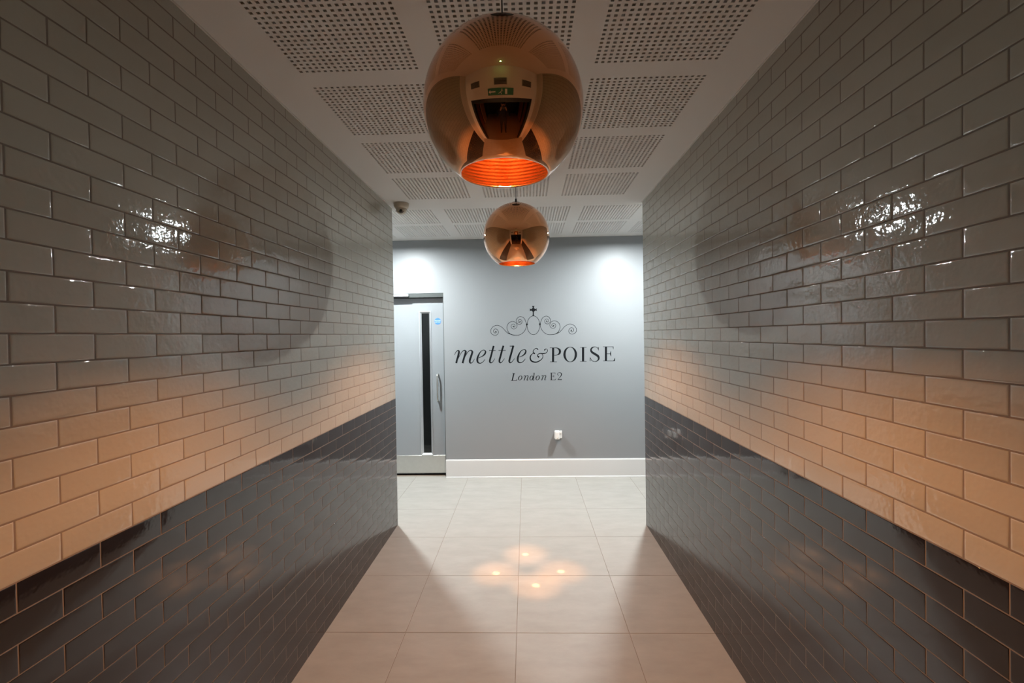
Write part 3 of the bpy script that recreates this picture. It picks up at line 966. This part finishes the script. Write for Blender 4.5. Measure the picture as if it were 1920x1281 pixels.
# lettering of the blue door sign
for body, dz in (('FIRE DOOR', 0.009), ('KEEP SHUT', -0.009)):
    text_mesh(body, 0.0135, (-1.012, YD - 0.0026, 1.776 + dz), M['white_print'], 'sign_lettering', sign)

# ------------------------------------------------------------------ the dark hall behind the doorway and the photographer in it
for i, (x, y) in enumerate(((-1.4, -0.55), (-1.4, -1.25), (1.3, -0.60), (1.3, -1.35))):
    sgn = 1 if x < 0 else -1
    p = box('trim_%d' % (5 + i), min(x, x + sgn * 0.03), max(x, x + sgn * 0.03), y - 0.28, y + 0.28, 0.05, 2.0, M['wood'], bevel=0.006)
    tag(p, kind='structure')

M['clothes'] = plain('dark_clothes', (0.014, 0.014, 0.017), 0.9, noise=0.2, scale=30)
M['skin'] = plain('skin', (0.42, 0.24, 0.17), 0.55, noise=0.05)
M['hair'] = plain('dark_hair', (0.02, 0.014, 0.010), 0.6, noise=0.2, scale=60)
def skin_mesh(name, V, E, Rd, root_i, mats, pick, parent, loc, levels=2):
    me = bpy.data.meshes.new(name)
    me.from_pydata(V, E, [])
    me.update()
    o = link(name, me)
    sk = o.modifiers.new('skin', 'SKIN')
    sk.use_smooth_shade = True
    for i, r in enumerate(Rd):
        d = me.skin_vertices[0].data[i]
        d.radius = r if isinstance(r, tuple) else (r, r)
        d.use_root = (i == root_i)
    su = o.modifiers.new('subd', 'SUBSURF')
    su.levels = su.render_levels = levels
    bpy.context.view_layer.update()
    ev = o.evaluated_get(bpy.context.evaluated_depsgraph_get())
    out = bpy.data.meshes.new_from_object(ev)
    out.name = name
    bpy.data.objects.remove(o)
    out.materials.clear()
    for m in mats:
        out.materials.append(m)
    for p in out.polygons:
        p.use_smooth = True
        p.material_index = pick(p.center)
    r = link(name, out, parent)
    r.location = loc
    return r
person = empty('person', (0.0, -0.34, 0.0))
tag(person, 'person in dark clothes holding a camera to the face, mirrored in the copper globe', 'person')
V, E, Rd = [], [], []
def chain(pts, start=None):
    prev = start
    for x, y, z, r in pts:
        V.append((x, y, z)); Rd.append(r)
        i = len(V) - 1
        if prev is not None:
            E.append((prev, i))
        prev = i
    return prev
chain([(0, 0, 0.95, (0.150, 0.105))])
chest = chain([(0, 0.0, 1.12, (0.135, 0.095)), (0, 0.01, 1.28, (0.155, 0.105)), (0, 0.015, 1.40, (0.13, 0.09))], 0)
chain([(0, 0.04, 1.50, 0.052), (0, 0.075, 1.56, (0.066, 0.080)), (0, 0.09, 1.63, (0.076, 0.094)), (0, 0.085, 1.69, (0.066, 0.082))], chest)
for s in (-1, 1):
    chain([(s * 0.09, 0, 0.86, 0.088), (s * 0.11, 0.02, 0.50, 0.058), (s * 0.115, 0.0, 0.33, 0.058), (s * 0.125, -0.02, 0.09, 0.040), (s * 0.13, 0.03, 0.045, 0.042), (s * 0.14, 0.13, 0.034, 0.034)], 0)
    w = chain([(s * 0.18, 0.02, 1.39, 0.060), (s * 0.235, 0.08, 1.28, 0.048), (s * 0.235, 0.165, 1.19, 0.042), (s * 0.165, 0.215, 1.36, 0.036), (s * 0.105, 0.245, 1.50, 0.026), (s * 0.088, 0.255, 1.545, (0.030, 0.020))], chest)
    palm = (s * 0.088, 0.255, 1.545)
    for k in range(4):
        z = 1.560 + k * 0.018
        l = (0.85, 0.97, 1.0, 0.9)[k]
        chain([(s * 0.086, 0.268, z, 0.0095), (s * (0.086 - 0.014 * l), 0.292, z + 0.003, 0.0085), (s * (0.086 - 0.036 * l), 0.300, z + 0.002, 0.0078)], w)
    chain([(s * 0.074, 0.245, 1.555, 0.011), (s * 0.058, 0.228, 1.572, 0.0095), (s * 0.040, 0.222, 1.588, 0.0085)], w)
def pick(c):
    if c.z > 1.485 and abs(c.x) < 0.12: return 1
    return 0
body = skin_mesh('body', V, E, Rd, 0, [M['clothes'], M['skin']], pick, person, (0, 0, 0))
bm = bmesh.new()
bmesh.ops.create_uvsphere(bm, u_segments=24, v_segments=16, radius=1.0)
bmesh.ops.delete(bm, geom=[v for v in bm.verts if v.co.z < 0.15 and v.co.y > -0.45 or v.co.z < -0.5], context='VERTS')
for v in bm.verts:
    v.co = Vector((v.co.x * 0.086, 0.082 + v.co.y * 0.104, 1.655 + v.co.z * 0.095))
bm_obj('hair', bm, M['hair'], person, smooth=True)
bm = bmesh.new()
for s in (-1, 1):
    add_box(bm, s * 0.078 - 0.006, s * 0.078 + 0.006, 0.070, 0.098, 1.605, 1.662, 0.005, 2)
ears = bm_obj('ears', bm, M['skin'], person); ears['kind'] = 'stuff'
kam = empty('camera', (0.0, -0.072, EYE))
tag(kam, 'black camera held up by the person, mirrored in the copper globe', 'camera')
bm = bmesh.new(); add_box(bm, -0.045, 0.045, -0.032, 0.0, -0.050, 0.036, 0.008, 2)
bm_obj('camera_body', bm, M['black'], kam)
bm = bmesh.new(); add_box(bm, -0.020, 0.020, -0.030, 0.004, 0.034, 0.054, 0.008, 2)
bm_obj('viewfinder', bm, M['black'], kam)
bm = bmesh.new()
add_lathe(bm, [(0.0, 0.0), (0.031, 0.0), (0.033, 0.012), (0.033, 0.045), (0.039, 0.052), (0.039, 0.070), (0.033, 0.070), (0.030, 0.060), (0.0, 0.058)], 32, (0, 0, -0.004), 'Y')
bmesh.ops.remove_doubles(bm, verts=bm.verts[:], dist=1e-6)
bm_obj('lens_barrel', bm, M['black'], kam, smooth=False)
